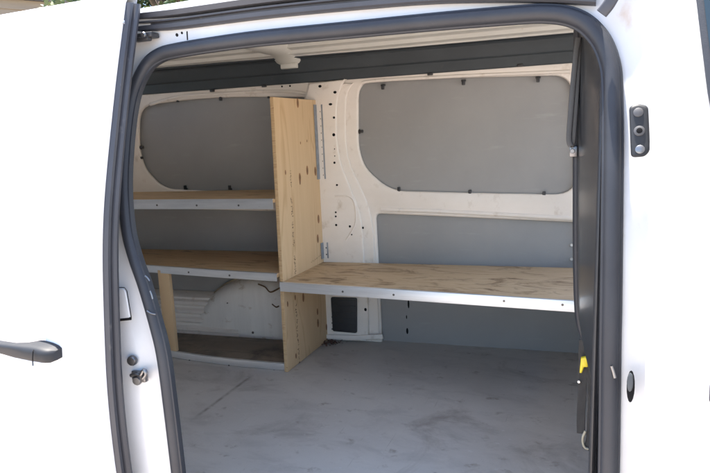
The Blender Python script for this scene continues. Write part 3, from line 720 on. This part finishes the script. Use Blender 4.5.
# front lip of the divider edge veneer, upright post at the far end
pu = on_y(165.5, 300, 2.168)
bm = bmesh.new(); box(bm, (pu.x-.034, 2.170, F(.02)), (pu.x+.034, 2.190, F(.452)), .0015); link('upright_post', bm, 'ply_face', rack, 30)
def shelf(name, front, zt, zb, xr, mat_, lab, screws, strip_z=None, back=.004, bow=0.0, x_left=None):
    """board with an aluminium angle along its front edge; front = (x, y) ends"""
    (xa, ya_), (xb, yb) = front
    def fy(x): 
        t = (x-xa)/(xb-xa); return ya_+(yb-ya_)*t-bow*4*t*(1-t)
    n_ = 16; bm = bmesh.new(); top = []; 
    xs = [xa+(xr-xa)*i/n_ for i in range(n_+1)]
    ol = [(x, fy(x)+.002) for x in xs]+[(x, wall_y(x)-back) for x in reversed(xs)]
    bm = plate(ol, (), .016, .001); xf(bm, lambda c: Vector((c.x, c.y, F(zt)-.0165+c.z)))
    for f in bm.faces:
        if abs(f.normal.z) < .5: f.material_index = 1
    s = link(name, bm, [mat_, 'ply_edge'], rack if name != 'bench_board' else bench, 30, label=lab)
    bm = bmesh.new(); h = zt-zb; L = [(0, 0), (-.0022, 0), (-.0022, h-.001), (-.0012, h+.0012), (.012, h+.0012), (.012, h), (0, h-.0015)]
    V = [[bm.verts.new((x, fy(x)+a, F(zb)+b)) for a, b in L] for x in xs]
    for A, B in zip(V, V[1:]):
        for k in range(len(L)): bm.faces.new((A[k], A[(k+1) % len(L)], B[(k+1) % len(L)], B[k]))
    bm.faces.new(V[0]); bm.faces.new(V[-1][::-1])
    st = link('edge_strip', bm, 'aluminium', s, 30)
    for px, py in screws:
        d = ray(px, py); y = ya_
        for _ in range(12):
            p = CAM+d*((y-CAM.y)/d.y); y = fy(p.x)-.0026
        bm = bmesh.new(); disc(bm, p, (0, -1, 0), .0048, .002, 10); link('edge_screw', bm, 'dark_screw', s)
    return s
shelf('shelf', ((-2.50, 2.090), (-1.262, 2.166)), .808, .764, -1.262 if False else -1.286, 'ply_shelf', 'upper plywood shelf under the rear window blank', [(157, 205.2), (196.7, 205.4), (238.6, 205.4)])
shelf('shelf', ((-2.50, 2.205), (-1.262, 2.157)), .471, .437, -1.286, 'ply_shelf', 'middle plywood shelf', [(188.6, 272.3), (229.5, 275.4)], bow=.012)
shelf('base_board', ((-2.30, 2.215), (-1.262, 2.190)), .033, .002, -1.287, 'ply_base', 'dirty brown board on the floor behind a bowed aluminium strip', [(189.5, 360.5), (229, 365.5), (274, 370.5)], back=.17, bow=.045)
# galvanised angle holding the divider to the pillar, and a short one just above the bench
def bracket(a, b, wdt):
    bm = bmesh.new(); p0 = on_wall(*a, .056); p1 = on_wall(*b, .056); y0 = min(p0.y, p1.y)
    z0, z1 = min(p0.z, p1.z), max(p0.z, p1.z); x0 = XP+.001
    box(bm, (x0, y0-.030, z0), (x0+.003, y0+.004, z1), .0008); box(bm, (x0, y0+.001, z0), (x0+wdt, y0+.004, z1), .0008)
    k = 0; z = z0+.02
    while z < z1-.01: disc(bm, (x0+wdt*.55, y0+.001, z), (0, -1, 0), .004, .0006, 8, 1); z += .035
    return link('wall_bracket', bm, ['galvanised', 'dark_hole'], rack, 30)
bracket((327, 104), (329, 179), .034); bracket((331, 242.5), (332, 258.5), .028)

# ------------------------------------------------------------------ bench shelf on the right
bench = empty('plywood_bench', (-.6, 2.42, F(.39)), 'long stained plywood bench shelf with a bright aluminium front edge, right of the divider', 'shelf')
shelf('bench_board', ((-1.275, 2.160), (.06, 2.163)), .432, .391, .06, 'ply_bench', None, [(342.7, 291.6), (393.6, 294.8), (504, 301), (562.5, 304.8)], back=.058)
bm = bmesh.new(); box(bm, (-1.1, 2.60, F(.375)), (.05, 2.63, F(.4135)), .002); link('support_rail', bm, 'galvanised', bench)

# ------------------------------------------------------------------ strap with yellow tag beside the pillar
st = empty('hanging_strap', on_y(586, 450, 1.285), 'black strap with a yellow tag hanging down beside the front door pillar', 'strap')
bm = bmesh.new(); tube(bm, spline([on_y(x, y, 1.29) for x, y in [(583.5, 340), (582.8, 352), (583, 368), (582, 392), (581, 415), (581, 433)]], 5), rounded([(-.009, -.003), (.009, -.003), (.009, .003), (-.009, .003)], .001, 1))
tube(bm, spline([on_y(x, y, 1.285) for x, y in [(587.5, 362), (590.5, 378), (591.8, 398), (590.5, 420), (589.5, 440), (586, 449)]], 5), rounded([(-.0075, -.003), (.0075, -.003), (.0075, .003), (-.0075, .003)], .001, 1))
link('strap', bm, 'webbing', st, 40)
bm = bmesh.new(); pts = [(581, 357.5), (588, 356), (588, 366.5), (584, 366.5), (582, 372.5), (579.5, 372.5)]
bm = plate(rounded([(on_y(*p, 1.275).x, on_y(*p, 1.275).z) for p in pts], .002, 2), (), .012, .0025); xf(bm, lambda c: Vector((c.x, 1.282-c.z, c.y))); link('yellow_tag', bm, 'yellow_plastic', st, 40)
bm = bmesh.new(); tube(bm, spline([on_y(x, y, 1.28) for x, y in [(585.5, 431), (583, 437), (583, 443), (585, 447.5), (588.5, 449)]], 5), circle(.0030, 8, .0025)); link('hook', bm, 'pale_plastic', st, 60)
bm = bmesh.new(); disc(bm, on_y(578.8, 381.5, 1.285), (0, -1, 0), .0035, .003); link('strap_stud', bm, 'aluminium', st)
bm = bmesh.new(); disc(bm, on_y(586.5, 344, 1.282), (0, -1, 0), .006, .006, 12); link('strap_stud', bm, 'aluminium', st)

# ------------------------------------------------------------------ dry litter swept against the sill
bm = bmesh.new()
for i in range(70):
    p = on_z(random.gauss(331, 5.5), random.gauss(343.2, 1.6), .004); a = random.random()*6.28; s = random.uniform(.004, .013)
    vs = [bm.verts.new(p+Vector((math.cos(a+k)*s*q, math.sin(a+k)*s*q, random.uniform(0, .014)))) for k, q in ((0, 1), (1.4, .5), (3.1, 1), (4.6, .55))]
    bm.faces.new(vs)
lit = link('leaf_litter', bm, 'dry_leaf', None, 0); lit['kind'] = 'stuff'; lit['label'] = 'small heap of dry brown leaf litter on the van floor against the sill'; lit['category'] = 'litter'

# ------------------------------------------------------------------ behind the van: a weatherboard house and a leafy tree
d = ray(1300, 88); d.z = 0; d.normalize(); nrm = Vector((d.y, -d.x, 0))
end = CAM+ray(67.5, 2.2)*(13/ray(67.5, 2.2).length)
gz = end.z
house = empty('weatherboard_house', (end.x-d.x*3, end.y-d.y*3, 0), 'tan weatherboard house with a dark gutter, seen over the top of the open sliding door', 'house')
bm = bmesh.new(); nb = int(gz/.17)+1
for k in range(nb):
    z1 = gz-.03-k*.17; z0 = max(z1-.175, 0)
    a = end-d*9; 
    for (s0, s1) in ((0, 1),):
        q = [Vector((a.x, a.y, z1)), Vector((end.x, end.y, z1)), Vector((end.x, end.y, z0)), Vector((a.x, a.y, z0))]
        n0, n1 = nrm*.004, nrm*.028
        v = [bm.verts.new(c) for c in (q[0]+n0, q[1]+n0, q[2]+n1, q[3]+n1, q[3], q[2], q[1], q[0])]
        bm.faces.new(v[:4]); bm.faces.new((v[3], v[2], v[5], v[4])); bm.faces.new((v[1], v[6], v[5], v[2])); bm.faces.new((v[0], v[3], v[4], v[7]))
back = -nrm*5
for a, b in ((end-nrm*.001, end+back), (end-d*9+back, end-d*9-nrm*.001), (end+back, end-d*9+back)):
    bm.faces.new([bm.verts.new(c) for c in (Vector((a.x, a.y, 0)), Vector((b.x, b.y, 0)), Vector((b.x, b.y, gz)), Vector((a.x, a.y, gz)))])
link('wall', bm, 'weatherboard', house, 0)
bm = bmesh.new(); tube(bm, [Vector((end.x, end.y, gz+.02))-d*9.3+nrm*.09, Vector((end.x, end.y, gz+.02))+d*.02+nrm*.09], rounded([(-.06, -.055), (.06, -.055), (.06, .055), (-.06, .055)], .03, 3), Vector((0, 0, 1)))
link('gutter', bm, 'gutter', house, 40)
bm = bmesh.new(); e0 = Vector((end.x, end.y, gz+.06)); rid = Vector((0, 0, 1.3))+back*.5
for (a, b) in ((Vector(), rid), (back, rid)):
    bm.faces.new([bm.verts.new(c) for c in (e0+a-d*9.3, e0+a, e0+b, e0+b-d*9.3)])
for s in (0, -9.3): bm.faces.new([bm.verts.new(c) for c in (e0+d*s, e0+back+d*s, e0+rid+d*s)])
link('roof', bm, 'roof_tile', house, 0)

def tree(c, base, label):
    t = empty('leafy_tree', base, label, 'tree')
    bm = bmesh.new(); base = Vector(base)
    trunk_top = Vector((c.x, c.y, c.z-.5))
    def limb(a, b, r0, r1):
        pts = spline([a, a.lerp(b, .5)+Vector((random.uniform(-.15, .15), random.uniform(-.15, .15), .05)), b], 4); m_ = len(pts)
        rr = []
        for i, p in enumerate(pts):
            tt = (pts[min(i+1, m_-1)]-pts[max(i-1, 0)]).normalized(); s_ = tt.orthogonal().normalized(); o_ = tt.cross(s_); r = r0+(r1-r0)*i/(m_-1)
            rr.append([bm.verts.new(p+s_*math.cos(k*.785)*r+o_*math.sin(k*.785)*r) for k in range(8)])
        for A, B in zip(rr, rr[1:]):
            for k in range(8): bm.faces.new((A[k], A[(k+1) % 8], B[(k+1) % 8], B[k]))
    limb(base, trunk_top, .16, .10)
    cl = []
    for k in range(26):
        v = Vector((random.gauss(0, 1), random.gauss(0, 1), random.gauss(0, .75))); v = v.normalized()*random.uniform(.4, 1.0)
        cl.append(c+Vector((v.x*1.7, v.y*1.5, v.z*1.15)))
    for q in cl[:12]: limb(trunk_top-Vector((0, 0, random.uniform(0, .6))), q, .05, .012)
    link('trunk', bm, 'bark', t, 60)
    bm = bmesh.new()
    for q in cl:
        R = random.uniform(.35, .62); mi = 1 if random.random() < .35 else 0
        for _ in range(420):
            v = Vector((random.gauss(0, 1), random.gauss(0, 1), random.gauss(0, 1))).normalized()*R*random.random()**.4
            p = q+v; a = Vector((random.gauss(0, 1), random.gauss(0, 1), random.gauss(0, .7))).normalized(); b = a.orthogonal().normalized(); l = random.uniform(.04, .08)
            f = bm.faces.new([bm.verts.new(p+w_) for w_ in (-a*l, b*l*.42, a*l, -b*l*.42)]); f.material_index = mi
   
    link('crown', bm, ['leaf', 'leaf_dark'], t, 0)
cc = CAM+ray(166, -14)*(8.5/ray(166, -14).length)
tree(cc, (cc.x, cc.y, 0), 'leafy green tree growing behind the van, above its roof edge')
cc2 = CAM+ray(225, -60)*(10/ray(225, -60).length)
